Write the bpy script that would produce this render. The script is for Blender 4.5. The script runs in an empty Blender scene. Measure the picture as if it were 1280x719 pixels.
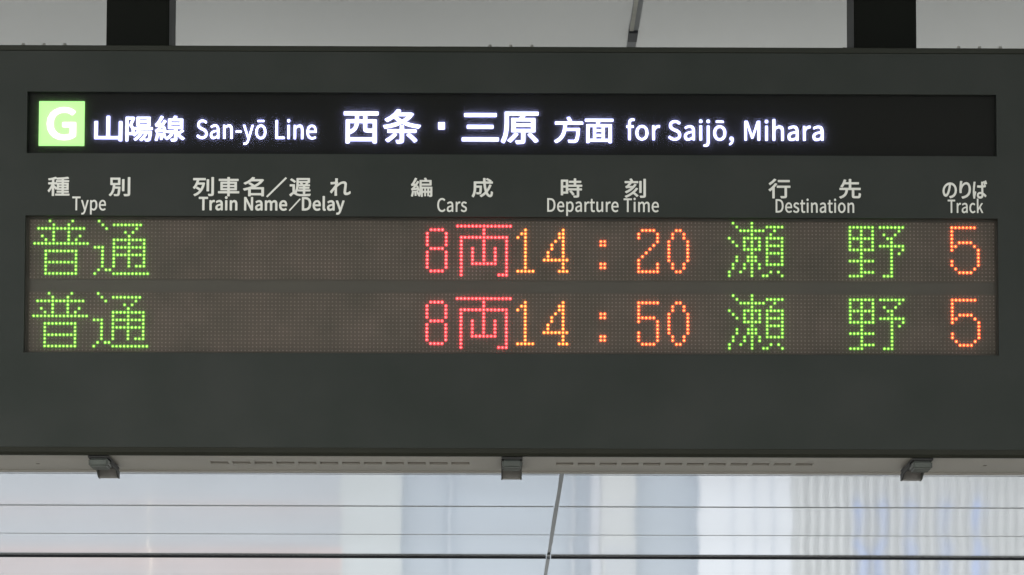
import bpy, bmesh, math, random
from mathutils import Matrix, Vector
random.seed(7)
sc = bpy.context.scene
COL = sc.collection
R = math.radians

# ------------------------------------------------------------------ camera
F_PX = 6400.0
PITCH, YAW, ROLL = R(6.74), R(-0.18), R(0.17)
CAM = Vector((0.0, -9.53, 1.60))
rot = Matrix.Rotation(YAW, 4, 'Z') @ Matrix.Rotation(R(90) + PITCH, 4, 'X') @ Matrix.Rotation(ROLL, 4, 'Z')
cd = bpy.data.cameras.new('camera'); cam = bpy.data.objects.new('camera', cd); COL.objects.link(cam)
cam.matrix_world = Matrix.Translation(CAM) @ rot
cd.sensor_width = 36.0; cd.lens = F_PX / 1280 * 36.0
cd.clip_start = 0.1; cd.clip_end = 2000
sc.camera = cam
M3 = rot.to_3x3()

# ------------------------------------------------------------------ world, lights, exposure
w = bpy.data.worlds.new('World'); sc.world = w; w.use_nodes = True
bg = w.node_tree.nodes['Background']
bg.inputs[0].default_value = (0.93, 0.965, 0.98, 1); bg.inputs[1].default_value = 2.25
def area(name, loc, rotx, sx, sy, power, color):
    l = bpy.data.lights.new(name, 'AREA'); l.shape = 'RECTANGLE'; l.size = sx; l.size_y = sy
    l.energy = power; l.color = color
    o = bpy.data.objects.new(name, l); COL.objects.link(o); o.location = loc; o.rotation_euler = (rotx, 0, 0)
    return o
# unseen area lights added on the viewer's side to brighten the board face
area('board_fill_light', (-2.5, -3.3, 4.0), 0, 1.2, 0.15, 190, (1.0, 0.985, 0.93))
area('board_fill_light', (2.6, -5.5, 4.0), 0, 1.2, 0.15, 190, (1.0, 0.985, 0.93))
sc.view_settings.view_transform = 'Standard'; sc.view_settings.look = 'None'
sc.view_settings.exposure = 0.0; sc.view_settings.gamma = 1.0
sc.cycles.filter_width = 1.5
sc.cycles.use_denoising = True
sc.cycles.max_bounces = 8; sc.cycles.sample_clamp_indirect = 2.0

# ------------------------------------------------------------------ helpers
def at(px, py, Y=0.0):
    """point of the real plane y=Y that shows at a photo pixel"""
    d = M3 @ Vector((px - 640.0, -(py - 359.5), -F_PX))
    t = (Y - CAM.y) / d.y
    return CAM + d * t
def at_z(px, py, Z):
    d = M3 @ Vector((px - 640.0, -(py - 359.5), -F_PX))
    return CAM + d * ((Z - CAM.z) / d.z)

def mat(name, color, rough=0.5, metal=0.0, var=0.0, vscale=8.0, bump=0.0, bscale=300.0, spec=0.5, stretch=(1, 1, 1), var2=None, coat=0.0):
    m = bpy.data.materials.new(name); m.use_nodes = True
    nt = m.node_tree; p = nt.nodes['Principled BSDF']
    p.inputs['Base Color'].default_value = (*color, 1)
    p.inputs['Roughness'].default_value = rough; p.inputs['Metallic'].default_value = metal
    p.inputs['Specular IOR Level'].default_value = spec
    p.inputs['Coat Weight'].default_value = coat
    tc = nt.nodes.new('ShaderNodeTexCoord'); mp = nt.nodes.new('ShaderNodeMapping')
    nt.links.new(tc.outputs['Object'], mp.inputs[0]); mp.inputs['Scale'].default_value = stretch
    if var:
        n = nt.nodes.new('ShaderNodeTexNoise'); n.inputs['Scale'].default_value = vscale; n.inputs['Detail'].default_value = 6
        nt.links.new(mp.outputs[0], n.inputs['Vector'])
        r = nt.nodes.new('ShaderNodeValToRGB')
        c2 = var2 or color
        r.color_ramp.elements[0].position = 0.3; r.color_ramp.elements[1].position = 0.7
        r.color_ramp.elements[0].color = (*[c * (1 - var) for c in color], 1)
        r.color_ramp.elements[1].color = (*[min(1, c * (1 + var)) for c in c2], 1)
        nt.links.new(n.outputs['Fac'], r.inputs[0]); nt.links.new(r.outputs[0], p.inputs['Base Color'])
        q = nt.nodes.new('ShaderNodeMapRange'); q.inputs['To Min'].default_value = max(0, rough - .06); q.inputs['To Max'].default_value = min(1, rough + .08)
        nt.links.new(n.outputs['Fac'], q.inputs['Value']); nt.links.new(q.outputs[0], p.inputs['Roughness'])
    if bump:
        n = nt.nodes.new('ShaderNodeTexNoise'); n.inputs['Scale'].default_value = bscale; n.inputs['Detail'].default_value = 3
        nt.links.new(mp.outputs[0], n.inputs['Vector'])
        b = nt.nodes.new('ShaderNodeBump'); b.inputs['Strength'].default_value = 1.0; b.inputs['Distance'].default_value = bump
        nt.links.new(n.outputs['Fac'], b.inputs['Height']); nt.links.new(b.outputs[0], p.inputs['Normal'])
    return m
def emit(name, color, strength, base=(0.3, 0.3, 0.3), rough=0.4):
    m = mat(name, base, rough); p = m.node_tree.nodes['Principled BSDF']
    p.inputs['Emission Color'].default_value = (*color, 1); p.inputs['Emission Strength'].default_value = strength
    return m

def link(name, bm, m, parent=None, kind=None, smooth=False):
    me = bpy.data.meshes.new(name); bm.to_mesh(me); bm.free()
    me.materials.append(m)
    if smooth:
        for f in me.polygons: f.use_smooth = True
    o = bpy.data.objects.new(name, me); COL.objects.link(o)
    if parent: o.parent = parent
    if kind: o['kind'] = kind
    return o
def tag(o, label, cat, group=None):
    o['label'] = label; o['category'] = cat
    if group: o['group'] = group
    return o
def empty(name, loc):
    o = bpy.data.objects.new(name, None); COL.objects.link(o); o.location = loc; return o
def box(bm, x0, x1, y0, y1, z0, z1):
    vs = [bm.verts.new(p) for p in ((x0,y0,z0),(x1,y0,z0),(x1,y1,z0),(x0,y1,z0),(x0,y0,z1),(x1,y0,z1),(x1,y1,z1),(x0,y1,z1))]
    for f in ((0,3,2,1),(4,5,6,7),(0,1,5,4),(1,2,6,5),(2,3,7,6),(3,0,4,7)): bm.faces.new([vs[i] for i in f])
def bbox_obj(name, b, m, parent=None, bevel=0.0, kind=None):
    bm = bmesh.new(); box(bm, *b)
    if bevel: bmesh.ops.bevel(bm, geom=bm.edges[:], offset=bevel, segments=2, affect='EDGES', profile=0.5)
    return link(name, bm, m, parent, kind)
def plate(bm, U, V, d0, d1, holes, axes):
    """rectangular plate with rectangular holes; axes maps (u,v,d) to xyz"""
    us = sorted(set(list(U) + [h[i] for h in holes for i in (0, 1)])); vs = sorted(set(list(V) + [h[i] for h in holes for i in (2, 3)]))
    def solid(i, j):
        if not (0 <= i < len(us) - 1 and 0 <= j < len(vs) - 1): return False
        cu, cv = (us[i] + us[i+1]) / 2, (vs[j] + vs[j+1]) / 2
        return not any(h[0] < cu < h[1] and h[2] < cv < h[3] for h in holes)
    cache = {}
    def V_(i, j, d):
        k = (i, j, d)
        if k not in cache: cache[k] = bm.verts.new(axes(us[i], vs[j], d))
        return cache[k]
    for i in range(len(us) - 1):
        for j in range(len(vs) - 1):
            if not solid(i, j): continue
            bm.faces.new([V_(i,j,d0), V_(i+1,j,d0), V_(i+1,j+1,d0), V_(i,j+1,d0)])
            bm.faces.new([V_(i,j,d1), V_(i,j+1,d1), V_(i+1,j+1,d1), V_(i+1,j,d1)])
            for (di, dj, a, b) in ((-1,0,(i,j),(i,j+1)), (1,0,(i+1,j+1),(i+1,j)), (0,-1,(i+1,j),(i,j)), (0,1,(i,j+1),(i+1,j+1))):
                if not solid(i + di, j + dj):
                    bm.faces.new([V_(*a,d0), V_(*b,d0), V_(*b,d1), V_(*a,d1)])
    bmesh.ops.recalc_face_normals(bm, faces=bm.faces)

# ------------------------------------------------------------------ materials
M_face = mat('dark_grey_paint', (0.0190, 0.0245, 0.0205), 0.5, spec=0.17, var=0.16, vscale=5, bump=0.00012, bscale=900, var2=(0.0225, 0.0255, 0.023))
M_trim = mat('black_green_trim', (0.014, 0.016, 0.011), 0.5, spec=0.2, var=0.1, vscale=12)
M_trim2 = mat('shaded_brown_lip', (0.016, 0.017, 0.012), 0.5, spec=0.15, var=0.1, vscale=9)  # lip colour darkened for the fading light and brown reflection along the bottom
M_under = mat('beige_aluminium', (0.34, 0.322, 0.295), 0.42, metal=0.15, var=0.07, vscale=5, bump=0.00005, bscale=500)
M_dark = mat('dark_cavity', (0.02, 0.019, 0.018), 0.8)
M_slot = mat('slot_mesh', (0.21, 0.19, 0.165), 0.8)
M_screen = mat('black_backlit_film', (0.0045, 0.005, 0.004), 0.45, spec=0.11, var=0.1, vscale=6)
M_led_base = mat('led_module_resin', (0.058, 0.050, 0.037), 0.6, spec=0.3, var=0.16, vscale=13, var2=(0.065, 0.052, 0.041))
M_led_bar = mat('led_divider', (0.050, 0.046, 0.037), 0.55, spec=0.3, var=0.08, vscale=9)
M_led_off = mat('unlit_led_lens', (0.15, 0.132, 0.112), 0.4, spec=0.4, var=0.22, vscale=13, var2=(0.165, 0.132, 0.118))
M_print = mat('white_print', (0.64, 0.64, 0.60), 0.55, var=0.04, vscale=30)
M_post = mat('black_steel_post', (0.005, 0.006, 0.0045), 0.5, spec=0.06, var=0.12, vscale=7, bump=0.0001, bscale=200)
M_steel = mat('zinc_bolt', (0.24, 0.24, 0.22), 0.5, metal=0.3, var=0.2, vscale=100)
M_latch = mat('steel_latch', (0.045, 0.052, 0.045), 0.5, metal=0.1, var=0.25, vscale=40)
M_catch = mat('catch_steel', (0.20, 0.19, 0.18), 0.5, var=0.2, vscale=50)
M_latch_dark = mat('latch_shade_and_bolt', (0.015, 0.015, 0.015), 0.7)  # near-black for painted latch shade, also the post bolt's own colour
M_white = emit('white_backlight', (0.48, 0.50, 1.0), 5.0)
M_green = emit('green_backlight', (0.31, 1.0, 0.12), 1.05)
M_Gwhite = emit('white_symbol_backlight', (0.88, 1.0, 0.86), 1.6)
M_ledg = emit('green_led', (0.22, 0.80, 0.035), 5.5)
M_ledr = emit('red_led', (1.0, 0.050, 0.050), 10)
M_ledo = emit('orange_led', (1.0, 0.13, 0.020), 9)
M_leda = emit('amber_led', (1.0, 0.20, 0.020), 9)

def hazy(name, fac):
    """thin acrylic cover: clear, with haze added to spread glow round lit characters"""
    m = bpy.data.materials.new(name); m.use_nodes = True
    nt = m.node_tree; nt.nodes.clear()
    o_ = nt.nodes.new('ShaderNodeOutputMaterial'); mx = nt.nodes.new('ShaderNodeMixShader'); tr = nt.nodes.new('ShaderNodeBsdfTransparent')
    rf = nt.nodes.new('ShaderNodeBsdfTranslucent'); rf.inputs[0].default_value = (1, 1, 1, 1)
    mx.inputs[0].default_value = fac; tr.inputs[0].default_value = (1, 1, 1, 1)
    nt.links.new(tr.outputs[0], mx.inputs[1]); nt.links.new(rf.outputs[0], mx.inputs[2]); nt.links.new(mx.outputs[0], o_.inputs[0])
    return m
M_cover = hazy('glow_haze_acrylic', 0.085); M_cover_sign = hazy('glow_haze_acrylic_sign', 0.13)  # haze strength stands in for camera glare

# ------------------------------------------------------------------ setting
GROUND = bbox_obj('ground', (-400, 400, -200, 900, -6.4, -6.0), mat('street_asphalt', (0.16, 0.16, 0.16), 0.9, var=0.2, vscale=0.5), kind='structure')
PLAT = bbox_obj('platform', (-9, 9, -30, 46, -0.5, 0.0), mat('platform_concrete', (0.47, 0.455, 0.42), 0.75, var=0.12, vscale=0.6), kind='structure')
CZ = 4.20
M_ceil = mat('glossy_ceiling_panel', (0.50, 0.52, 0.53), 0.065, var=0.02, vscale=0.3, spec=0.6, bump=0.0008, bscale=0.9, stretch=(1.2, 0.35, 1))
M_joint = mat('grey_joint_seal', (0.62, 0.64, 0.66), 0.6)
M_gap = mat('black_joint_rail', (0.012, 0.014, 0.020), 0.55)
M_seam = mat('grey_seam_cover', (0.17, 0.18, 0.19), 0.5, var=0.15, vscale=4)
M_seam_light = mat('pale_sealant', (0.40, 0.40, 0.36), 0.6, var=0.2, vscale=6)
yj = [at_z(640, y, CZ).y for y in (633.3, 668.6, 695.6)]
joints = [yj[0] - 2.66 * k for k in range(14, 0, -1)] + yj + [yj[2] + 2.72]
xs = at_z(702, 594, CZ).x
CEIL = empty('ceiling', (0, 0, CZ)); CEIL['kind'] = 'structure'
inv = Matrix.Translation((0, 0, -CZ))
def cp(name, b, m, bevel=0.0):
    b = (b[0], b[1], b[2], b[3], b[4] - CZ, b[5] - CZ)
    return bbox_obj(name, b, m, CEIL, bevel)
XL = [-8.0, xs - 6.8, xs, xs + 6.8, 8.2]
def ceiling_panel(x0, x1, y0, y1, sag, ph):
    """sheet metal panel, slightly sagging and wavy between its fixings"""
    bm = bmesh.new(); NX, NY = 36, 14; rows = []
    for j in range(NY + 1):
        t = j / NY; row = []
        for q in range(NX + 1):
            x = x0 + (x1 - x0) * q / NX; e = 1 - (2 * t - 1) ** 2
            z = -e * (sag + .0011 * math.sin(x * 3.1 + ph * 2.3) + .00025 * math.sin(x * 7.7 + ph))
            row.append(bm.verts.new((x, y0 + (y1 - y0) * t, z)))
        rows.append(row)
    for j in range(NY):
        for q in range(NX): bm.faces.new([rows[j][q], rows[j+1][q], rows[j+1][q+1], rows[j][q+1]])
    link('ceiling_panel', bm, M_ceil, CEIL, smooth=True)
for k in range(len(joints) - 1):
    for i in range(4):
        g = 0.003
        y0, y1 = joints[k] + g, joints[k+1] - g
        sag = {len(joints) - 5: .0045, len(joints) - 4: -.0035, len(joints) - 3: .0035, len(joints) - 2: -.003}.get(k, random.uniform(-.002, .003))
        ceiling_panel(XL[i] + 0.012, XL[i+1] - 0.012, y0, y1, sag, k + i)
    if k:
        big = abs(joints[k] - yj[2]) < .01
        m = M_gap if big else M_joint
        h = 0.018 if big else (0.0036 if abs(joints[k] - yj[0]) < .01 else 0.0018)
        cp('joint_strip', (-8.0, xs - 0.02, joints[k] - .01, joints[k] + .01, CZ - h, CZ - 0.0005), m)
        cp('joint_strip', (xs + 0.02, 8.2, joints[k] - .01, joints[k] + .01, CZ - h, CZ - 0.0005), m)
ysplit = yj[2] - 0.55
cp('roof_deck', (-8.2, 8.4, joints[0], joints[-1], CZ + 0.05, CZ + 0.25), M_gap)
yb = at_z(799, 43.5, CZ).y
for (a, b) in ((joints[0], yb - 0.10), (yb + 0.07, ysplit), (ysplit + 0.28, yj[2] - 0.02), (yj[2] + 0.03, joints[-1])):
    cp('seam_cover', (xs - 0.013, xs + 0.014, a, b, CZ - 0.004, CZ + 0.02), M_seam)
cp('seam_sealant', (xs - 0.013, xs - 0.001, joints[0], yb - 0.10, CZ - 0.006, CZ - 0.0045), M_seam_light)
cp('seam_clip', (xs - 0.014, xs + 0.013, yb - 0.095, yb + 0.065, CZ - 0.012, CZ + 0.01), M_gap)
cp('seam_clip', (xs - 0.012, xs + 0.012, yj[2] - 0.015, yj[2] + 0.02, CZ - 0.021, CZ + 0.01), M_seam)

# far building beyond the platform end, seen as reflections in the glossy ceiling panels
FB = empty('station_building', (0, 70, -6.0)); tag(FB, 'pale building beyond the platform whose facade shows only as reflections in the ceiling panels', 'building')
def fx(px): return (px - 620) / F_PX * 79.5
def fb(name, x0, x1, z0, z1, y0, color, rough=.7):
    key = 'facade_%d_%d_%d' % tuple(int(c * 100) for c in color)
    m = bpy.data.materials.get(key) or mat(key, color, rough, var=.05, vscale=.8)
    return bbox_obj(name, (x0, x1, y0, 4, z0 + 6.0, z1 + 6.0), m, FB)
blue = (0.55, 0.60, 0.67)
fb('wall', fx(-900), fx(2200), -6, 9, 0.5, blue)
fb('wall_panel', fx(425), fx(502), -6, 8.5, 0.30, (0.65, 0.68, 0.70))
fb('wall_panel', fx(-700), fx(425), -6, 8.5, 0.32, (0.58, 0.61, 0.66))
fb('wall_panel', fx(740), fx(752), -6, 8.5, 0.30, (0.66, 0.68, 0.74))
fb('wall_panel', fx(753), fx(796), -6, 8.5, 0.30, (0.70, 0.71, 0.72))
fb('pilaster', fx(561), fx(564), -6, 8.5, 0.40, (0.66, 0.70, 0.76))
fb('pilaster', fx(716), fx(719), -6, 8.5, 0.40, (0.68, 0.70, 0.74))
fb('wall_panel', fx(876), fx(992), -6, 8.5, 0.20, (0.83, 0.85, 0.90))
fb('wall_panel', fx(992), fx(2100), -6, 8.5, 0.25, (0.72, 0.73, 0.74))
for k in range(28):
    a = 1003 + k * 12.5
    fb('rib', fx(a), fx(a + 4.5), -6, 8.4, 0.16, (0.735, 0.742, 0.752))
for a in (918, 945, 968):
    fb('groove_strip', fx(a), fx(a + 2.5), -6, 8.4, 0.17, (0.74, 0.77, 0.83))
for (za, zb_) in ((1.55, 1.75), (1.95, 2.12), (2.35, 2.6)):
    fb('window', fx(757), fx(794), za, zb_, 0.27, (0.50, 0.54, 0.62))
for (za, zb_) in ((1.60, 1.78), (2.0, 2.14), (2.22, 3.6)):
    fb('beam', fx(-600), fx(428), za, zb_, 0.20, (0.80, 0.62, 0.59))
for (za, zb_) in ((1.2, 1.3), (1.66, 1.72), (1.98, 2.08)):
    bbox_obj('glint_strip', (fx(186) + (za - 1.5) * .05, fx(188) + (za - 1.5) * .05, 0.1, 0.14, za + 6, zb_ + 6), bpy.data.materials.get('facade_glint') or emit('facade_glint', (1, .9, .72), 3), FB)  # glowing slivers added to show as glints in the ceiling panels
SG = (0.46, 0.57, 0.90)
def bar(px0, z0, px1, z1, t=5):
    bm = bmesh.new(); x0, x1 = fx(px0), fx(px1); hw = (fx(t) - fx(0)) / 2
    vs = [bm.verts.new(p) for p in ((x0-hw,.10,z0+6),(x0+hw,.10,z0+6),(x1+hw,.10,z1+6),(x1-hw,.10,z1+6),(x0-hw,.16,z0+6),(x0+hw,.16,z0+6),(x1+hw,.16,z1+6),(x1-hw,.16,z1+6))]
    for f in ((0,1,2,3),(7,6,5,4),(4,5,1,0),(5,6,2,1),(6,7,3,2),(7,4,0,3)): bm.faces.new([vs[i] for i in f])
    m = bpy.data.materials.get('blue_sign') or mat('blue_sign', SG, .5)
    link('sign_stroke', bm, m, FB)
bar(1072, 1.05, 1090, 2.3, 9); bar(1110, 1.05, 1092, 2.3, 9); bar(1134, 1.1, 1148, 1.6, 9); bar(1148, 1.6, 1134, 2.2, 9)
bar(1176, 1.1, 1192, 1.5, 8); bar(1192, 1.5, 1176, 2.2, 8); bar(1224, 1.0, 1224, 2.3, 9); bar(1236, 1.8, 1236, 2.3, 8)

# ------------------------------------------------------------------ departure board
def BX(px, py=360): return at(px, py).x
def BZ(py, px=640): return at(px, py).z
DEP = 0.40
ztop, zbot = BZ(58.6), BZ(570.1)
zt2, zb2 = BZ(65.6), BZ(560.5)
XL0, XR0 = BX(-80), BX(1360)
cxb = (XL0 + XR0) / 2
BOARD = empty('departure_board', (cxb, 0, zbot))
tag(BOARD, 'dark grey hanging departure board with glowing line name and two rows of LED characters', 'departure board')
off = Vector((-cxb, 0, -zbot))
def L(o):
    """move mesh data from world into the board's frame"""
    o.data.transform(Matrix.Translation(off)); return o
def part(name, b, m, bevel=0.0, parent=BOARD, kind=None): return L(bbox_obj(name, b, m, parent, bevel, kind))

# openings
sx0, sx1 = (BX(34.4, 115) + BX(33.2, 190)) / 2, (BX(1245, 119) + BX(1246.3, 195)) / 2
sz1, sz0 = BZ(116.4), BZ(193.5)
lx0, lx1 = (BX(31.7, 272) + BX(29.5, 440)) / 2, BX(1248, 360)
lz1, lz0 = BZ(271.3), BZ(442.5)
bm = bmesh.new()
plate(bm, (XL0, XR0), (zb2, zt2), 0.0, 0.014, [(sx0, sx1, sz0, sz1), (lx0, lx1, lz0, lz1)], lambda u, v, d: (u, d, v))
L(link('face_panel', bm, M_face, BOARD))
part('top_trim', (XL0, XR0, -0.002, 0.02, zt2 + 0.0005, ztop), M_trim, 0.001)
bm = bmesh.new(); prof = [(0.0004, zb2 - .0003), (0.0010, zb2 - .009), (0.0035, zbot + .003), (0.0065, zbot), (0.02, zbot), (0.02, zb2 - .0003)]
A_ = [bm.verts.new((XL0, y, z)) for y, z in prof]; B_ = [bm.verts.new((XR0, y, z)) for y, z in prof]
bm.faces.new(A_); bm.faces.new(B_[::-1])
for i in range(6): bm.faces.new([A_[i], B_[i], B_[(i+1) % 6], A_[(i+1) % 6]])
bmesh.ops.recalc_face_normals(bm, faces=bm.faces)
L(link('bottom_trim', bm, M_trim2, BOARD))
part('top_panel', (XL0, XR0, 0.0205, DEP, ztop - 0.012, ztop - 0.003), M_trim)
part('back_panel', (XL0, XR0, DEP, DEP + 0.01, zbot, ztop - 0.003), M_face)
part('side_panel', (XL0 - 0.004, XL0 - 0.0005, 0.0, DEP + .01, zbot, ztop), M_face, 0.001)
part('side_panel', (XR0 + 0.0005, XR0 + 0.004, 0.0, DEP + .01, zbot, ztop), M_face, 0.001)

# underside: plate with vent slots cut through
holes = []
ys0, ys1 = 0.165, 0.225
for (a, n) in ((264, 12), (694, 12)):
    for k in range(n):
        p0 = at_z(a + 27.3 * k + (1 if a > 500 else 0), 581, zbot); p1 = at_z(a + 27.3 * k + 22.5, 581, zbot)
        holes.append((p0.x, p1.x, ys0, ys1))
for px, py in ((47, 581), (1231, 583.5)):
    p = at_z(px, py, zbot); holes.append((p.x - .0035, p.x + .0035, p.y - 0.012, p.y + 0.012))
bm = bmesh.new()
plate(bm, (XL0, XR0), (0.045, 0.365), zbot + 0.002, zbot + 0.005, holes, lambda u, v, d: (u, v, d))
L(link('underside_panel', bm, M_under, BOARD))
part('vent_backing', (XL0 + .01, XR0 - .01, 0.05, 0.36, zbot + 0.0056, zbot + 0.0095), M_slot)
part('underside_lip', (XL0, XR0, 0.0205, 0.0445, zbot + 0.0005, zbot + 0.006), M_under, 0.0008)
part('underside_lip', (XL0, XR0, 0.3665, DEP - 0.0005, zbot - 0.0006, zbot + 0.006), M_under, 0.0008)

# latches across the underside
def latch(px):
    c = at_z(px, 571, zbot).x
    e = empty('latch', (0, 0, 0)); 
    w_ = 0.0185
    bm = bmesh.new(); box(bm, c - w_, c + w_, 0.018, 0.10, zbot - 0.0205, zbot - 0.0045)
    bmesh.ops.bevel(bm, geom=bm.edges[:], offset=0.0035, segments=3, affect='EDGES')
    root = L(link('latch', bm, M_latch, BOARD))
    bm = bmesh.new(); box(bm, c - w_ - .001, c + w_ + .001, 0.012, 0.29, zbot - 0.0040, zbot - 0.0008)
    L(link('latch_gap_plate', bm, M_latch_dark, root))  # plate coloured near-black as the shaded gap above the latch body
    for s in (-1, 1):
        bm = bmesh.new()
        prof = [(0.07, -0.004), (0.24, -0.004), (0.298, -0.008), (0.298, -0.021), (0.262, -0.021), (0.225, -0.012), (0.07, -0.012)]
        x0, x1 = c + s * (w_ - .0012), c + s * (w_ + .0012)
        A = [bm.verts.new((x0, y, zbot + z)) for y, z in prof]; B = [bm.verts.new((x1, y, zbot + z)) for y, z in prof]
        bm.faces.new(A); bm.faces.new(B[::-1])
        for i in range(len(prof)): bm.faces.new([A[i], B[i], B[(i+1) % len(prof)], A[(i+1) % len(prof)]])
        bmesh.ops.recalc_face_normals(bm, faces=bm.faces)
        L(link('side_arm', bm, M_latch_dark if s * c < 0 else M_latch, root))  # inner arm painted darker than its twin as the shaded side
    bm = bmesh.new(); box(bm, c - w_, c + w_, 0.268, 0.296, zbot - 0.0205, zbot - 0.002)
    bmesh.ops.bevel(bm, geom=bm.edges[:], offset=0.001, segments=1, affect='EDGES')
    L(link('catch', bm, M_catch, root))
    bpy.data.objects.remove(e)
for px in (124.5, 640, 1155): latch(px)

# bolts on the top edge
for px in (27, 53, 79, 612.5, 638.5, 665, 1200.5, 1226.5, 1252.5):
    x = BX(px, 57); bm = bmesh.new()
    bmesh.ops.create_cone(bm, cap_ends=True, segments=6, radius1=0.0045, radius2=0.0032, depth=0.012, matrix=Matrix.Translation((x, 0.034, ztop + 0.0048 - 0.0015)))
    L(link('bolt', bm, M_steel, BOARD))

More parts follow.
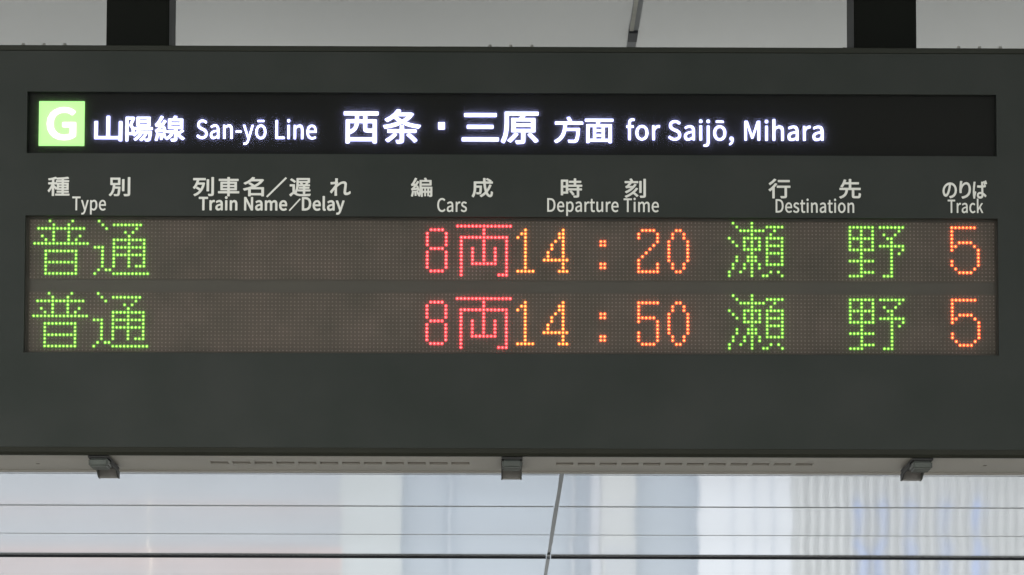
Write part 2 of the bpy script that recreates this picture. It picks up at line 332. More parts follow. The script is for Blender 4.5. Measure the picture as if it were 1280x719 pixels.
# ---- glyph outlines: char, advance, contours (1000 units per em)
GL = '''山 1000 108,632 108,-2 816,-2 816,-76 893,-76 893,633 816,633 816,74 538,74 538,829 460,829 460,74 185,74 185,632
陽 1000 514,612 807,612 807,532 514,532|514,743 807,743 807,666 514,666|445,800 445,475 880,475 880,800|357,415 357,353 489,353 442,274 382,205 312,150 361,102 424,156 482,221 566,221 507,131 434,52 351,-12 396,-61 488,16 569,112 635,221 720,221 676,122 617,36 545,-34 595,-77 672,4 737,105 787,221 854,221 838,55 817,-9 805,-17 789,-19 712,-15 724,-46 730,-78 821,-78 851,-71 875,-53 896,-6 912,89 925,252 928,282 523,282 560,353 961,353 961,415|81,797 81,-80 148,-80 148,729 279,729 242,615 199,497 255,423 282,356 290,297 285,256 269,229 255,223 237,220 179,221 192,188 198,155 265,157 294,163 317,175 340,201 353,240 357,290 350,355 323,427 267,506 319,637 367,771 318,800 307,797
線 1000 523,530 837,530 837,441 523,441|523,674 837,674 837,587 523,587|182,189 197,77 204,-27 263,-16 254,87 238,198|84,197 65,71 35,-40 94,-62 123,53 145,186|275,208 303,123 322,43 377,61 356,139 327,223|885,345 833,287 772,230 745,287 724,347 724,381 909,381 909,734 682,734 724,823 641,841 607,734 453,734 453,381 653,381 653,3 650,-9 636,-12 534,-12 548,-46 556,-81 637,-79 690,-69 717,-43 724,3 724,192 777,100 841,23 915,-36 938,-5 964,23 903,63 848,116 800,180 871,237 941,300|416,298 416,235 547,235 500,144 436,71 362,20 405,-32 501,41 579,147 631,285 587,300 575,298|66,240 122,256 314,287 325,229 386,247 364,348 329,460 271,446 301,346 157,327 275,481 380,652 315,690 279,621 240,556 137,547 217,674 287,813 217,842 147,686 89,590 61,552 35,535 59,466 95,475 198,490 148,420 115,378 75,333 41,311
西 1000 59,775 59,702 356,702 356,557 113,557 113,-76 186,-76 186,-14 819,-14 819,-73 894,-73 894,557 641,557 641,702 939,702 939,775|186,56 186,244 210,218 230,190 307,240 361,296 396,358 415,423 423,488 568,488 568,330 576,268 607,236 670,228 806,228 819,228 819,56|186,246 186,488 355,488 348,435 332,383 302,333 254,287|424,557 424,702 568,702 568,557|641,488 819,488 819,301 799,299 679,299 654,301 643,310 641,330
条 1000 300,182 205,87 96,10 123,-15 146,-43 259,46 360,155|629,145 736,47 818,-47 875,-4 790,90 683,184|667,683 593,610 502,548 415,608 344,679 348,683|378,842 309,748 207,656 74,575 103,550 128,520 217,574 294,633 358,568 431,511 305,461 171,424 35,399 56,366 70,332 219,363 365,407 502,468 629,411 768,368 919,339 939,374 964,406 824,429 693,464 574,510 656,571 726,641 782,721 732,752 718,748 405,748 460,826|461,393 461,287 147,287 147,220 461,220 461,3 458,-8 446,-11 357,-10 371,-43 380,-76 453,-74 503,-65 530,-41 537,3 537,220 852,220 852,287 537,287 537,393
三 1000 123,743 123,667 879,667 879,743|187,416 187,341 801,341 801,416|65,69 65,-7 934,-7 934,69
原 1000 369,402 788,402 788,308 369,308|369,552 788,552 788,459 369,459|699,165 796,57 876,-42 940,-4 856,93 758,197|371,199 291,96 200,4 264,-37 355,62 442,175|131,785 131,501 126,331 99,148 35,-21 69,-39 99,-60 146,45 176,160 194,279 203,396 205,501 205,715 943,715 943,785|530,704 492,611 295,611 295,248 541,248 541,4 537,-9 521,-13 396,-12 410,-46 419,-79 515,-78 576,-68 599,-53 611,-30 614,3 614,248 864,248 864,611 573,611 617,691
方 1000 440,818 479,740 508,667 68,667 68,594 341,594 330,454 306,314 258,183 175,68 46,-23 77,-51 101,-82 202,-15 278,65 334,157 373,256 398,361 756,361 738,176 717,64 691,12 670,2 643,0 575,1 474,7 492,-29 501,-66 597,-70 669,-69 718,-60 756,-34 789,32 814,168 835,398 838,434 410,434 423,594 936,594 936,667 514,667 585,698 554,769 512,846
面 1000 389,334 601,334 601,221 389,221|389,395 389,506 601,506 601,395|389,160 601,160 601,43 389,43|58,774 58,702 444,702 416,576 104,576 104,-80 176,-80 176,-27 820,-27 820,-80 896,-80 896,576 493,576 532,702 945,702 945,774|176,43 176,506 320,506 320,43|820,43 670,43 670,506 820,506
種 1000 433,535 433,214 641,214 641,142 422,142 422,82 641,82 641,3 365,3 365,-59 965,-59 965,3 713,3 713,82 931,82 931,142 713,142 713,214 926,214 926,535 713,535 713,602 946,602 946,664 713,664 713,738 837,752 944,771 898,828 674,796 409,779 420,750 427,721 641,732 641,664 391,664 391,602 641,602 641,535|500,350 641,350 641,270 500,270|713,350 857,350 857,270 713,270|500,479 641,479 641,400 500,400|713,479 857,479 857,400 713,400|361,826 216,779 43,744 65,687 212,712 212,558 49,558 49,488 202,488 154,371 93,260 28,172 49,139 67,103 143,219 212,365 212,-78 286,-78 286,353 377,229 422,288 357,356 286,426 286,488 411,488 411,558 286,558 286,729 354,747 413,768
別 1000 593,720 593,165 666,165 666,720|838,821 838,20 832,0 812,-6 659,-5 675,-43 687,-81 800,-79 868,-67 893,-50 908,-23 913,20 913,821|164,727 419,727 419,534 164,534|95,794 95,466 205,466 196,355 179,244 149,139 102,45 33,-31 62,-54 86,-82 173,21 229,149 260,291 426,291 409,77 388,-3 374,-12 353,-14 239,-9 253,-42 260,-76 383,-76 420,-68 448,-47 470,8 485,125 497,327 498,358 269,358 278,466 491,466 491,794
列 1000 642,724 642,164 716,164 716,724|848,835 848,17 843,1 826,-4 703,-3 718,-40 728,-76 823,-74 882,-63 906,-47 920,-21 924,18 924,835|181,302 261,242 333,181 259,94 174,27 79,-22 104,-52 124,-85 244,-16 348,80 434,205 499,362 541,552 495,566 482,563 257,563 299,714 571,714 571,786 61,786 61,714 224,714 182,566 125,434 53,326 111,276 176,375 232,494 459,494 423,362 373,247 302,303 224,357
車 1000 158,606 158,216 459,216 459,135 53,135 53,66 459,66 459,-83 536,-83 536,66 951,66 951,135 536,135 536,216 846,216 846,606 536,606 536,680 917,680 917,749 536,749 536,839 459,839 459,749 83,749 83,680 459,680 459,606|230,382 459,382 459,279 230,279|536,382 771,382 771,279 536,279|230,543 459,543 459,441 230,441|536,543 771,543 771,441 536,441
名 1000 263,529 343,469 417,406 235,326 47,273 69,240 86,204 169,226 252,253 252,-79 327,-79 327,-27 773,-27 773,-79 849,-79 849,340 451,340 608,441 743,565 844,713 794,744 781,740 427,740 492,826 406,843 329,744 216,646 69,559 98,532 122,501 253,581 361,671 733,671 665,587 582,512 487,445 406,510 321,572|773,42 327,42 327,271 773,271
遅 1000 70,735 168,668 246,600 297,652 217,717 118,780|355,802 355,551 350,412 327,262 272,124 304,108 333,89 391,237 417,400 423,551 423,600 923,600 923,802|423,746 851,746 851,656 423,656|465,361 465,306 644,306 644,233 415,233 415,175 644,175 644,52 715,52 715,175 946,175 946,233 715,233 715,306 901,306 901,361 715,361 715,431 927,431 927,488 803,488 859,579 793,600 733,488 609,488 624,494 599,546 561,598 504,576 534,533 557,488 440,488 440,431 644,431 644,361|252,490 54,490 54,420 179,420 179,101 111,56 39,-14 89,-79 138,-17 184,28 222,46 265,26 320,-12 395,-45 484,-62 594,-67 781,-64 939,-57 947,-17 961,21 783,7 596,2 494,5 408,20 335,51 287,83 252,105
れ 1000 293,720 288,625 144,608 79,607 87,525 283,552 276,453 167,298 54,149 105,80 268,316 267,277 264,21 261,-38 348,-38 343,23 339,143 339,264 342,382 441,475 544,546 636,574 680,566 707,539 717,492 698,310 679,119 693,49 732,7 790,-7 856,3 918,31 974,76 961,162 910,116 859,89 810,79 781,87 763,110 758,140 777,328 795,514 789,559 773,596 745,624 706,642 656,648 549,620 440,555 348,479 353,537 398,607 369,642 363,640 383,791 289,794
編 1000 177,191 191,80 199,-24 254,-14 245,89 229,199|84,197 65,71 35,-40 92,-61 122,53 144,187|263,209 288,121 307,39 359,56 340,136 311,222|619,344 619,193 529,193 529,344|669,344 755,344 755,193 669,193|607,829 631,781 650,732 412,732 412,455 408,300 389,134 342,-21 372,-38 399,-58 436,50 460,171 472,294 472,-69 529,-69 529,132 619,132 619,-37 669,-37 669,132 755,132 755,-35 805,-35 805,132 887,132 887,-10 885,-19 877,-21 827,-20 837,-46 843,-72 889,-70 921,-62 939,-43 943,-10 943,400 476,400 477,455 477,493 910,493 910,732 721,732 699,788 670,844|805,344 887,344 887,193 805,193|477,671 846,671 846,553 477,553|66,240 121,255 309,286 319,228 379,246 356,346 321,458 266,444 295,344 153,326 266,482 366,654 304,690 233,554 133,545 208,673 275,813 207,841 141,685 88,588 61,550 36,532 59,466 95,475 194,489 114,375 76,329 43,307
成 1000 544,839 549,670 128,670 128,389 123,248 97,99 36,-37 69,-60 99,-87 145,0 176,97 195,198 204,297 206,388 206,395 389,395 381,211 367,144 354,135 335,133 229,138 244,104 250,68 319,65 371,67 405,75 431,96 452,190 462,433 463,465 206,465 206,597 554,597 581,367 628,172 521,69 396,-13 451,-75 561,1 658,92 709,3 770,-53 841,-73 882,-66 912,-44 934,-4 949,59 959,148 925,165 894,189 886,82 871,22 847,4 798,22 754,75 714,159 783,261 842,375 890,500 815,519 759,375 686,247 652,408 630,597 951,597 951,670 626,670 622,839|671,790 770,731 850,670 897,722 815,780 716,836
時 1000 445,209 519,120 572,33 636,72 581,158 505,244|631,841 631,721 421,721 421,654 631,654 631,527 379,527 379,459 763,459 763,346 384,346 384,279 763,279 763,10 758,-5 742,-9 608,-8 624,-44 633,-79 733,-77 796,-66 820,-51 833,-27 837,9 837,279 954,279 954,346 837,346 837,459 964,459 964,527 705,527 705,654 922,654 922,721 705,721 705,841|291,416 291,185 146,185 146,416|291,484 146,484 146,706 291,706|76,775 76,35 146,35 146,117 362,117 362,775
刻 1000 851,828 851,17 845,-1 827,-6 691,-5 706,-41 716,-77 820,-75 882,-64 907,-48 921,-23 925,17 925,828|672,725 672,167 743,167 743,725|460,578 432,528 400,480 196,472 270,555 338,647 600,647 600,716 393,716 367,779 327,845 258,826 289,771 312,716 54,716 54,647 251,647 186,557 140,504 110,476 82,463 106,393 161,403 347,416 263,334 168,263 66,206 113,146 212,206 305,278 391,361 466,454 528,556|526,388 458,286 374,194 278,112 172,42 59,-15 107,-78 260,11 401,122 488,39 556,-35 611,15 538,89 449,169 528,260 594,361
行 1000 435,780 435,708 927,708 927,780|267,841 163,726 35,622 79,562 218,678 339,811|391,504 391,432 728,432 728,17 722,0 702,-5 545,-3 561,-40 570,-77 689,-76 759,-66 785,-49 800,-23 804,16 804,432 955,432 955,504|307,626 226,513 129,408 25,322 78,259 135,308 192,364 192,-83 266,-83 266,446 326,522 378,600
先 1000 462,840 462,684 285,684 322,801 246,817 213,705 164,592 102,494 167,459 215,530 256,612 462,612 462,410 61,410 61,337 322,337 307,243 279,158 231,85 156,25 47,-22 74,-52 95,-85 212,-30 295,41 349,127 382,225 400,337 591,337 591,43 594,0 605,-31 625,-50 657,-61 703,-64 844,-64 886,-59 915,-41 935,-6 947,49 954,127 918,140 885,158 879,61 866,18 838,8 711,8 682,10 669,21 666,43 666,337 940,337 940,410 538,410 538,612 868,612 868,684 538,684 538,840
の 1000 476,642 453,504 420,372 369,236 318,160 269,136 241,143 213,164 189,200 172,251 166,318 180,402 220,484 284,557 370,612|559,644 652,622 726,579 781,516 815,440 826,353 812,258 774,182 717,123 648,81 572,56 486,43 533,-31 663,0 767,56 844,134 892,233 908,350 891,466 841,567 761,647 655,699 525,718 386,697 266,637 172,548 110,437 88,311 98,220 125,146 165,90 213,56 266,44 320,57 370,94 417,157 460,244 499,355 535,499
り 1000 339,789 251,792 243,706 223,550 212,383 216,293 223,224 300,230 295,296 298,353 317,436 356,520 411,594 478,646 551,666 608,653 652,616 684,558 704,483 710,394 691,262 636,164 553,94 447,49 323,22 370,-50 509,-13 626,46 715,131 772,246 792,395 781,511 750,606 702,678 639,722 564,738 491,724 425,687 369,635 324,574 292,511 310,649
ば 1000 231,753 143,761 137,689 109,503 91,269 103,87 129,-48 199,-43 196,-8 200,37 231,140 272,258 231,290 174,143 166,213 164,283 182,491 214,686|811,792 762,777 792,707 819,635 870,653|911,823 862,807 893,739 921,667 972,685|652,174 653,140 643,82 610,44 544,31 480,40 438,66 422,109 438,152 483,180 549,190 602,186|725,760 635,760 639,698 639,574 544,572 375,580 375,505 543,499 639,501 649,243 604,250 556,252 484,244 427,223 385,191 360,149 351,102 360,52 385,12 427,-18 485,-37 558,-43 628,-34 677,-9 709,27 726,72 731,120 731,140 807,89 882,24 925,91 837,161 728,220 721,356 716,505 889,524 889,601 806,588 716,578 718,699
G 689 389,-13 481,-2 557,28 615,72 615,380 374,380 374,303 530,303 530,111 473,79 398,68 312,82 244,121 194,183 163,267 153,369 164,470 196,552 247,614 315,652 397,665 462,656 514,631 555,596 605,656 554,699 485,732 394,746 285,729 192,680 120,602 74,497 58,366 74,235 119,130 189,52 280,4
S 596 304,-13 389,-3 458,27 509,72 542,129 553,195 545,254 524,300 492,337 450,367 402,391 298,436 241,463 195,500 176,559 193,615 241,652 313,665 377,657 432,633 480,597 528,656 469,703 396,734 313,746 238,737 174,710 125,669 93,616 82,552 91,494 115,448 149,412 189,384 231,364 336,318 399,287 443,248 459,187 441,125 388,83 305,68 230,79 162,111 103,159 48,95 119,38 205,0
a 563 217,-13 282,-2 342,26 397,65 400,65 408,0 483,0 483,334 476,409 455,471 419,517 366,547 295,557 212,546 139,519 82,486 117,423 164,451 219,472 280,481 326,473 358,453 378,422 389,385 392,344 269,324 175,295 110,256 71,205 59,141 67,87 88,44 122,13 166,-6|243,61 194,70 160,97 147,147 155,186 181,219 227,246 296,268 392,283 392,132 341,93 293,69
n 610 92,0 184,0 184,394 234,440 281,468 332,477 391,462 424,415 435,332 435,0 526,0 526,344 520,419 500,479 468,522 421,548 360,557 291,544 231,511 178,464 176,464 167,543 92,543
- 347 46,245 302,245 302,315 46,315
y 521 101,-234 160,-225 208,-198 247,-158 279,-106 304,-46 508,543 419,543 321,242 277,88 272,88 218,242 108,543 13,543 231,-1 219,-42 191,-102 151,-144 97,-159 75,-156 55,-150 37,-223 66,-231
ō 606 303,-13 380,-1 449,35 504,93 541,172 554,271 541,370 504,450 449,508 380,545 303,557 226,545 157,508 102,450 65,370 52,271 65,172 102,93 157,35 226,-1|303,63 251,73 207,100 174,144 153,201 146,271 153,341 174,399 207,442 251,470 303,480 356,470 399,442 432,399 454,341 461,271 454,201 432,144 399,100 356,73|156,671 451,671 451,736 156,736
L 543 101,0 514,0 514,79 193,79 193,733 101,733
i 275 92,0 184,0 184,543 92,543|138,655 170,663 191,684 199,716 191,747 170,767 138,775 106,767 86,747 78,716 86,684 106,663
e 554 312,-13 380,-6 439,14 490,42 458,103 394,71 322,60 264,69 216,93 178,133 153,186 142,250 508,250 512,302 503,388 476,459 431,512 371,545 295,557 222,544 156,507 102,448 65,369 52,271 65,173 102,94 158,35 229,-1|141,315 154,374 178,421 212,456 252,477 297,484 344,477 381,456 409,422 426,375 432,315
f 325 33,469 107,469 107,0 198,0 198,469 313,469 313,543 198,543 198,629 206,688 232,724 275,736 305,732 336,721 356,792 314,804 265,809 207,801 163,778 132,741 113,691 107,630 107,543 33,538
o 606 303,-13 380,-1 449,35 504,93 541,172 554,271 541,370 504,450 449,508 380,545 303,557 226,545 157,508 102,450 65,370 52,271 65,172 102,93 157,35 226,-1|303,63 251,73 207,100 174,144 153,201 146,271 153,341 174,399 207,442 251,470 303,480 356,470 399,442 432,399 454,341 461,271 454,201 432,144 399,100 356,73
r 388 92,0 184,0 184,349 225,423 273,463 320,475 348,473 373,466 390,545 364,554 332,557 274,543 221,504 178,444 176,444 167,543 92,543
j 275 35,-242 92,-234 134,-211 163,-173 179,-123 184,-62 184,543 93,543 93,-62 88,-119 67,-156 26,-169 -2,-166 -26,-159 -44,-228 -9,-238|138,655 169,663 191,684 199,716 191,747 169,767 138,775 106,767 85,747 77,716 85,684 106,663
, 278 75,-190 153,-140 203,-69 221,19 212,77 185,113 144,126 110,118 85,96 75,62 84,28 109,6 142,-2 153,-1 140,-57 106,-102 53,-136
M 812 101,0 184,0 184,406 180,514 172,622 176,622 235,455 374,74 436,74 574,455 633,622 637,622 629,514 625,406 625,0 711,0 711,733 600,733 460,341 409,188 405,188 352,341 212,733 101,733
h 607 92,0 184,0 184,394 234,440 281,468 332,477 391,462 424,415 435,332 435,0 526,0 526,344 520,419 500,479 468,522 421,548 360,557 292,545 232,512 180,466 184,578 184,796 92,796
T 599 253,0 346,0 346,655 568,655 568,733 31,733 31,655 253,655
p 620 92,-229 184,-229 184,-45 181,50 256,3 331,-13 403,0 468,37 520,97 554,178 567,280 558,373 531,450 488,508 427,544 351,557 289,546 231,518 178,480 176,480 167,543 92,543|316,64 255,76 184,120 184,406 234,447 282,471 328,480 383,471 424,444 451,402 467,346 472,279 464,205 443,145 410,101 367,73
N 723 101,0 188,0 188,385 184,501 177,614 181,614 260,463 527,0 622,0 622,733 534,733 534,352 538,235 547,120 542,120 463,271 195,733 101,733
m 926 92,0 184,0 184,394 232,440 277,468 320,477 377,462 410,415 421,332 421,0 512,0 512,394 561,440 606,468 649,477 706,462 739,415 750,332 750,0 841,0 841,344 835,419 815,479 783,522 737,548 677,557 613,544 554,507 497,453 467,508 418,544 347,557 285,544 229,511 178,464 176,464 167,543 92,543
D 688 101,0 288,0 408,16 504,63 573,139 615,242 629,369 615,497 572,598 503,672 406,718 284,733 101,733|193,76 193,658 276,658 369,646 442,610 493,551 524,470 534,369 524,267 493,186 442,126 369,89 276,76
l 284 188,-13 219,-11 241,-5 228,65 209,63 191,72 184,102 184,796 92,796 92,108 102,42 133,1
C 638 377,-13 465,-1 539,35 602,92 551,151 502,106 446,78 381,68 304,82 240,121 193,183 163,267 153,369 164,470 195,552 243,614 307,652 384,665 442,656 492,632 534,596 584,656 533,700 465,733 383,746 278,729 188,680 119,602 74,497 58,366 74,235 118,130 186,52 274,4
s 468 234,-13 304,-5 359,18 399,53 423,97 431,148 421,202 396,242 358,272 314,294 266,313 209,336 166,365 149,407 160,447 193,475 250,486 316,472 373,438 417,495 370,526 313,548 249,557 184,549 132,528 94,494 70,452 62,403 71,354 96,316 132,287 174,264 220,246 279,222 325,189 344,143 332,100 297,70 237,58 177,66 125,89 76,123 32,62 90,23 159,-3
t 377 262,-13 314,-7 363,7 345,76 315,66 283,61 233,73 207,109 199,165 199,469 347,469 347,543 199,543 199,696 123,696 113,543 27,538 27,469 108,469 108,168 113,107 129,57 158,19 202,-5
u 607 251,-13 319,-1 377,33 430,85 433,85 440,0 516,0 516,543 425,543 425,158 376,106 329,76 278,66 220,81 186,128 176,210 176,543 84,543 84,199 90,124 110,64 143,22 189,-4
c 510 306,-13 370,-5 429,19 482,55 442,117 384,79 314,63 258,73 212,100 176,144 154,201 146,271 154,341 178,399 214,442 261,470 317,480 375,467 425,433 471,493 429,525 377,548 313,557 232,545 161,508 104,450 66,370 52,271 65,172 100,93 154,35 224,-1
k 552 92,0 182,0 182,143 284,262 443,0 542,0 337,324 518,543 416,543 186,257 182,257 182,796 92,796'''
G = {}
for ln in GL.split('\n'):
    if ln.strip():
        ch, adv, rest = ln.split(' ', 2)
        G[ch] = (int(adv), [[tuple(map(int, p.split(','))) for p in q.split(' ')] for q in rest.split('|')])
dg = bpy.context.evaluated_depsgraph_get
def outline_mesh(polys, offset, thick):
    """filled outlines; a heavier weight is the union of copies shifted round a small circle, each a hair deeper"""
    me = flat_mesh(polys, thick)
    if offset <= 0: return me
    flat = flat_mesh(polys, 0); bm = bmesh.new(); bm.from_mesh(me); bpy.data.meshes.remove(me)
    for k in range(12):
        t = 2 * math.pi * k / 12 + .2
        c = flat.copy(); c.transform(Matrix.Translation((offset * math.cos(t), offset * math.sin(t), thick / 2 - 0.000012 * (k + 1))))
        bm.from_mesh(c); bpy.data.meshes.remove(c)
    me = bpy.data.meshes.new('glyph'); bm.to_mesh(me); bm.free(); bpy.data.meshes.remove(flat)
    return me
def flat_mesh(polys, thick):
    cu = bpy.data.curves.new('tmp', 'CURVE'); cu.dimensions = '2D'; cu.fill_mode = 'BOTH'; cu.extrude = thick / 2
    for P in polys:
        s = cu.splines.new('POLY'); s.points.add(len(P) - 1); s.use_cyclic_u = True
        for i, (x, y) in enumerate(P): s.points[i].co = (x, y, 0, 1)
    o = bpy.data.objects.new('tmp', cu); COL.objects.link(o)
    me = bpy.data.meshes.new_from_object(o.evaluated_get(dg())); bpy.data.objects.remove(o)
    return me
def ext(polys):
    xs_ = [p[0] for P in polys for p in P]; ys_ = [p[1] for P in polys for p in P]
    return min(xs_), max(xs_), min(ys_), max(ys_)
def finish(me, name, m, y, parent, label=None):
    # curve plane (x,y) -> board plane (x, z), facing the viewer
    me.transform(Matrix(((1,0,0,0),(0,0,-1,y),(0,1,0,0),(0,0,0,1))))
    me.transform(Matrix.Translation(off))
    me.materials.clear(); me.materials.append(m)
    o = bpy.data.objects.new(name, me); COL.objects.link(o); o.parent = parent
    if label: o['label'] = label
    return o
def fitx(polys, x0, x1, kx_y, z_base, sy, wx):
    a, b, _, _ = ext(polys); k = (x1 - x0 - 2 * wx) / (b - a)
    return [[(x0 + wx + (p[0] - a) * k, z_base + p[1] * sy) for p in P] for P in polys]
def latin(txt, px0, px1, base, cap, wpx, y, m, name, parent, pym):
    pen = 0; polys = []; own = []
    for ch in txt:
        if ch == ' ': pen += 270; continue
        adv, c = G[ch]
        own += [len(polys)]; polys += [[(p[0] + pen, p[1]) for p in P] for P in c]; pen += adv + 22
    wv = wpx * 0.0015
    x0, x1 = BX(px0, pym), BX(px1, pym); pc = (px0 + px1) / 2
    zb = at(pc, base).z + wv; h = at(pc, base - cap).z - at(pc, base).z - 2 * wv
    fit = fitx(polys, x0, x1, 0, zb, h / 660, wv)
    for i, k in enumerate(own):
        finish(outline_mesh(fit[k:(own + [len(fit)])[i + 1]], wv, 0.0006), name, m, y, parent)
def kanji(items, y0, y1, wpx, y, m, name, parent):
    """items: (char, left px, right px) of each glyph's ink; y0,y1: ink top and bottom at the first glyph"""
    wv = wpx * 0.0015; res = []
    lo = min(ext(G[c][1])[2] for c, _, _ in items); hi = max(ext(G[c][1])[3] for c, _, _ in items)
    pcx = sum(a + b for _, a, b in items) / 2 / len(items)
    zt, zb = at(pcx, y0).z - wv, at(pcx, y1).z + wv
    sy = (zt - zb) / (hi - lo)
    for c, a, b in items:
        finish(outline_mesh(fitx(G[c][1], BX(a, y0), BX(b, y0), 0, zb - lo * sy, sy, wv), wv, 0.0006), name, m, y, parent)
def poly(ptsall, y, m, name, parent):
    return finish(outline_mesh([[(at(px, py).x, at(px, py).z) for px, py in P] for P in ptsall], 0, 0.0006), name, m, y, parent)

# ---- backlit sign
SY = 0.010
SIGN = part('backlit_sign', (sx0 - .003, sx1 + .003, SY, 0.0135 + 0.02, sz0 - .003, sz1 + .003), M_screen)
SIGN.data.transform(Matrix.Translation((0, 0.0045, 0)))
SY = 0.0145
ly = SY - 0.0006
kanji([('山', 117.5, 152.4), ('陽', 156.6, 190.6), ('線', 193.2, 230.6)], 143.4, 175.4, 0.45, ly, M_white, 'lettering', SIGN)
latin('San-yō Line', 245.2, 395.4, 172.4, 21.2, 0.15, ly, M_white, 'lettering', SIGN, 160)
kanji([('西', 429.6, 473), ('条', 478.8, 526), ('三', 577.4, 623.6), ('原', 626.2, 673.2)], 135.6, 178.4, 0.65, ly, M_white, 'lettering', SIGN)
poly([[(547.8, 151.8), (555.8, 151.8), (555.8, 160.4), (547.8, 160.4)]], ly, M_white, 'lettering', SIGN)
kanji([('方', 693, 729), ('面', 731.4, 766.8)], 144.8, 177.6, 0.45, ly, M_white, 'lettering', SIGN)
latin('for Saijō, Mihara', 783.2, 1029.8, 174.2, 22.0, 0.15, ly, M_white, 'lettering', SIGN, 163)
sq = part('line_symbol_square', (BX(47.8, 153), BX(105, 153), SY - 0.0008, SY - 0.0001, at(76, 181.2).z, at(76, 125.2).z), M_green, parent=SIGN)
a, b, c_, d_ = ext(G['G'][1])
gp = fitx(G['G'][1], BX(57.6, 153), BX(94.6, 153), 0, 0, 1, 1.4 * .0015)
z0_, z1_ = at(76, 174.2).z, at(76, 132.6).z; wv = 1.4 * .0015
gp = [[(p[0], z0_ + wv + (p[1] - c_) * (z1_ - z0_ - 2 * wv) / (d_ - c_)) for p in P] for P in gp]
finish(outline_mesh(gp, wv, 0.0006), 'lettering', M_Gwhite, SY - 0.0014, SIGN)

# ---- printed headings on the face
py_ = -0.0004
kanji([('種', 59.8, 87.2), ('別', 136.2, 163)], 221.2, 245.4, 0.5, py_, M_print, 'heading', BOARD)
latin('Type', 90.3, 132.5, 263.1, 15.6, 0.25, py_, M_print, 'heading', BOARD, 255)
kanji([('列', 241.2, 267.6), ('車', 272.6, 299.3), ('名', 303.8, 330.2), ('遅', 361.8, 388.6), ('れ', 412.5, 438.6)], 221.5, 245.8, 0.55, py_, M_print, 'heading', BOARD)
poly([[(332.6, 245.6), (334.4, 246.9), (358.8, 223), (357.0, 221.6)]], py_, M_print, 'heading', BOARD)
latin('Train Name', 248.4, 359, 263.3, 15.4, 0.55, py_, M_print, 'heading', BOARD, 255)
poly([[(361.0, 263.0), (362.3, 264.1), (376, 249.2), (374.6, 248.2)]], py_, M_print, 'heading', BOARD)
latin('Delay', 377.3, 430.8, 263.5, 15.4, 0.55, py_, M_print, 'heading', BOARD, 255)
kanji([('編', 513.7, 540.5), ('成', 589.6, 616.4)], 222.4, 246.9, 0.5, py_, M_print, 'heading', BOARD)
latin('Cars', 546.5, 583.7, 265.0, 15.4, 0.25, py_, M_print, 'heading', BOARD, 257)
kanji([('時', 701, 727.8), ('刻', 780.8, 807.4)], 223.1, 247.4, 0.5, py_, M_print, 'heading', BOARD)
latin('Departure Time', 684, 823.6, 265.1, 15.4, 0.25, py_, M_print, 'heading', BOARD, 257)
kanji([('行', 960.5, 988), ('先', 1048.8, 1076.2)], 223.7, 248.4, 0.5, py_, M_print, 'heading', BOARD)
latin('Destination', 969.5, 1067.7, 266.1, 15.2, 0.25, py_, M_print, 'heading', BOARD, 258)
kanji([('の', 1178, 1196), ('り', 1199, 1213.6), ('ば', 1215.8, 1233.8)], 225.6, 248.6, 0.5, py_, M_print, 'heading', BOARD)
latin('Track', 1184.6, 1229, 266.4, 15.0, 0.25, py_, M_print, 'heading', BOARD, 258)

# ---- LED display
LY = 0.020
DISP = L(bbox_obj('led_display', (lx0 - .003, lx1 + .003, LY, LY + 0.02, lz0 - .003, lz1 + .003), M_led_bar, BOARD))
X0, X1 = at(37.9, 274.6).x, at(1242.6, 278.5).x
PIT = (X1 - X0) / 255
ZR = [at(60, 274.7).z, at(60, 365.4).z]
PZ = (at(60, 274.7).z - at(60, 340.45).z) / 14
for r in range(2):
    for k in range(16):     # sixteen LED modules in each row
        a = X0 + (k * 16 - .5) * PIT; b = a + 16 * PIT
        part('led_module', (a + .00012, b - .00012, LY - 0.0015, LY - 0.0001, ZR[r] - 15.5 * PZ, ZR[r] + .5 * PZ), M_led_base, parent=DISP)
def bits(s): # "r: cols" spec -> set of (row, col)
    out = set()
    for row in s.split(';'):
        r, cs = row.split(':')
        rows = range(int(r.split('-')[0]), int(r.split('-')[-1]) + 1)
        for c in cs.split(','):
            a = c.split('-')
            for q in range(int(a[0]), int(a[-1]) + 1):
                for rr in rows: out.add((rr, q))
    return out
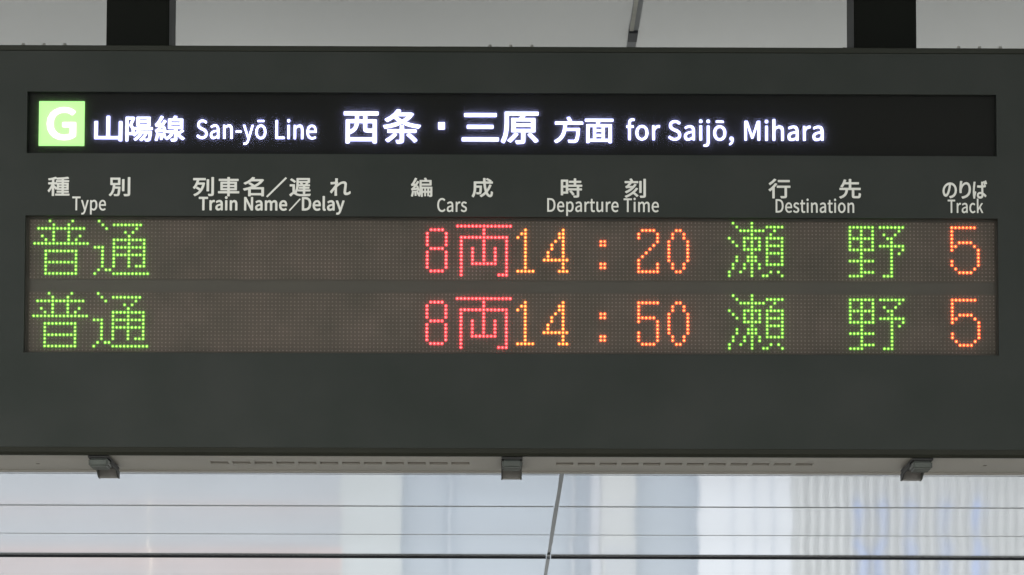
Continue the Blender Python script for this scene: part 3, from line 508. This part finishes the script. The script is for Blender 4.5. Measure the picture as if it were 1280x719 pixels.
CH = {
 'FU': '0:5,11;1:6,10;2:2-14;3:6,10;4:3,6,10,13;5:4,6,10,12;6:1-15;8:4-12;9-10:4,12;11:4-12;12-13:4,12;14:4-12',
 'TSU': '0:2;1:3,6-13;2:4,12;3:9,11;4:10;5:6-14;6:6,10,14;7:1-3,6-14;8:3,6,10,14;9:3,6-14;10-11:3,6,10,14;12:3,6,10,12-14;13:2,4-5;14:1,6-15',
 'RYO': '1:1-15;2-3:8;4:2-14;5-6:2,8,14;7-10:2,5,8,11,14;11:2,5-11,14;12-13:2,14;14:2,12-14',
 '8': '2:2-5;3-6:1,6;7:2-5;8-12:1,6;13:2-5',
 '1': '2:3;3:2-3;4:1,3;5-12:3;13:1-5',
 '4': '2:5;3-4:4-5;5:3,5;6-7:2,5;8-9:1,5;10:0-6;11-12:5;13:4-6',
 ':': '5-6:7-8;11-12:7-8',
 '2': '2:2-5;3-4:1,6;5:6;6:5;7:4;8:3;9:2;10:1;11-12:1,6;13:1-6',
 '0': '2:3-4;3-4:2,5;5-10:1,6;11-12:2,5;13:3-4',
 '5': '2:1-6;3-5:1;6:1-5;7:1,6;8-9:6;10-12:1,6;13:2-5',
 'SE': '0:2,7;1:3,7,11-15;2:4-10,13;3:7,12;4:1,5-9,11-15;5:2,5,7,9,11,15;6:3,5,7,9,11-15;7:5-9,11,15;8:7,11-15;9:3,6-8,11,15;10:3,6-8,11,15;11:2,5,7,9,11-15;12:2,5,7,9;13:1,4,7,12,14;14:1,7,10-11,15',
 'NO': '1:1-7,9-15;2:1,4,7,14;3:1,4,7,10,13;4:1-7,11-12;5:1,4,7,12;6:1,4,7,9-15;7:1-7,12,15;8:4,12,14;9:4,12;10:1-7,12;11-12:4,12;13:4-7,12;14:1-4,10-12',
 'FIVE': '1:4-10;2-4:4;5:4,6-9;6:4-5,10;7:4,11;8-9:11;10:4,11;11:4,11;12:5,10;13:6-9',
}
ROWS = [
 [('FU',0,M_ledg),('TSU',16,M_ledg),('8',104,M_ledr),('RYO',112,M_ledr),('1',128,M_leda),('4',136,M_leda),(':',144,M_ledo),('2',160,M_ledo),('0',168,M_ledo),('SE',184,M_ledg),('NO',216,M_ledg),('FIVE',240,M_ledo)],
 [('FU',0,M_ledg),('TSU',16,M_ledg),('8',104,M_ledr),('RYO',112,M_ledr),('1',128,M_leda),('4',136,M_leda),(':',144,M_ledo),('5',160,M_ledo),('0',168,M_ledo),('SE',184,M_ledg),('NO',216,M_ledg),('FIVE',240,M_ledo)],
]
def dome(V, Fc, x, z, r, n, h, y=LY - 0.0016):
    b = len(V)
    for (k, d) in ((1.0, 0), (0.72, h * .7)):
        for i in range(n):
            t = 2 * math.pi * i / n; V.append((x + math.cos(t) * r * k, y - d, z + math.sin(t) * r * k))
    V.append((x, y - h, z))
    for i in range(n):
        j = (i + 1) % n
        Fc.append((b + i, b + j, b + n + j, b + n + i)); Fc.append((b + n + i, b + n + j, b + 2 * n))
def domes(name, pts, r, n, h, m, parent, kind=None):
    j = .04 if kind else .10
    V, Fc = [], []
    for x, z in pts: dome(V, Fc, x, z, r * random.uniform(1 - j, 1 + j), n, h)
    me = bpy.data.meshes.new(name); me.from_pydata(V, [], Fc); me.transform(Matrix.Translation(off)); me.materials.append(m)
    for f in me.polygons: f.use_smooth = True
    o = bpy.data.objects.new(name, me); COL.objects.link(o); o.parent = parent
    if kind: o['kind'] = kind
    return o
COLN = {'green_led': 'green', 'red_led': 'red', 'orange_led': 'orange', 'amber_led': 'amber'}
unlit = []
HALO = {'green_led': emit('green_led_halo', (0.10, 0.33, 0.003), 1.0, (.1, .12, .08)), 'red_led': emit('red_led_halo', (1.0, 0.02, 0.045), 1.25, (.12, .08, .08)),
        'orange_led': emit('orange_led_halo', (1.0, 0.095, 0.005), 1.25, (.12, .09, .08)), 'amber_led': emit('amber_led_halo', (0.9, 0.17, 0.004), 1.15, (.12, .1, .08))}  # emission colours of the painted halo between the dots
for r in range(2):
    lit = set()
    for (ch, c0, m) in ROWS[r]:
        pts = []
        for (rr, cc) in sorted(bits(CH[ch])):
            lit.add((rr, cc + c0)); pts.append((X0 + (cc + c0) * PIT, ZR[r] - rr * PZ))
        o = domes('lit_character', pts, PIT * .22, 8, PIT * .34, m, DISP)
        # wide dim domes painting the glow halo round each LED in saturated emission
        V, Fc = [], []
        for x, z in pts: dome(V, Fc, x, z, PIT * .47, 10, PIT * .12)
        me2 = bpy.data.meshes.new('lens'); me2.from_pydata(V, [], Fc); me2.transform(Matrix.Translation(off))  # mesh of the painted halo domes
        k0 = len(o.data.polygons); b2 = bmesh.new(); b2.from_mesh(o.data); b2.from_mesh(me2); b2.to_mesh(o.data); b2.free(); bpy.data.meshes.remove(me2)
        o.data.materials.append(HALO[m.name])
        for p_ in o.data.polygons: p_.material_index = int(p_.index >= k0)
        o['label'] = 'glowing %s dot matrix character in the %s row' % (COLN[m.name], ('upper', 'lower')[r])
    for rr in range(16):
        for cc in range(256):
            if (rr, cc) not in lit: unlit.append((X0 + cc * PIT, ZR[r] - rr * PZ))
domes('unlit_led', unlit, PIT * .21, 6, PIT * .18, M_led_off, DISP, 'stuff')

def pane(x0, x1, z0, z1, y, m):
    bm = bmesh.new(); plate_ = [bm.verts.new(p) for p in ((x0, y, z0), (x1, y, z0), (x1, y, z1), (x0, y, z1))]
    bm.faces.new(plate_); L(link('cover_pane', bm, m, BOARD))
pane(sx0 + .0004, sx1 - .0004, sz0 + .0004, sz1 - .0004, 0.0098, M_cover_sign)
pane(lx0 + .0004, lx1 - .0004, lz0 + .0004, lz1 - .0004, 0.0140, M_cover)

# ------------------------------------------------------------------ posts holding the board
def post(pxl, pxr, label, side, bolt):
    x0, x1 = at(pxl, 30, 0.08).x, at(pxr, 30, 0.08).x; cx = (x0 + x1) / 2
    e = empty('hanger_post', (cx, 0.18, ztop))
    tag(e, label, 'post', 'posts holding up the board')
    bm = bmesh.new(); box(bm, x0 - cx, x1 - cx, -0.10, 0.10, -0.003, CZ - ztop - 0.002)
    bmesh.ops.bevel(bm, geom=[ed for ed in bm.edges if abs(ed.verts[0].co.z - ed.verts[1].co.z) > .1], offset=0.003, segments=2, affect='EDGES')
    link('post_column', bm, M_post, e)
    bm = bmesh.new(); box(bm, x0 - cx - .03, x1 - cx + .03, -0.13, 0.13, CZ - ztop - 0.012, CZ - ztop - 0.0045)
    link('ceiling_flange', bm, M_post, e)
    if bolt:
        bm = bmesh.new(); bmesh.ops.create_cone(bm, cap_ends=True, segments=8, radius1=0.006, radius2=0.005, depth=0.010,
            matrix=Matrix.Translation((x0 - cx - 0.005, 0.06, at(1057, 37).z - ztop)) @ Matrix.Rotation(R(90), 4, 'Y'))
        link('bolt', bm, M_latch_dark, e)
post(133, 211.5, 'black square steel post above the left end of the board, without a bolt', 1, False)
post(1067.5, 1145.5, 'black square steel post above the right end, with a small bolt on its side', -1, True)
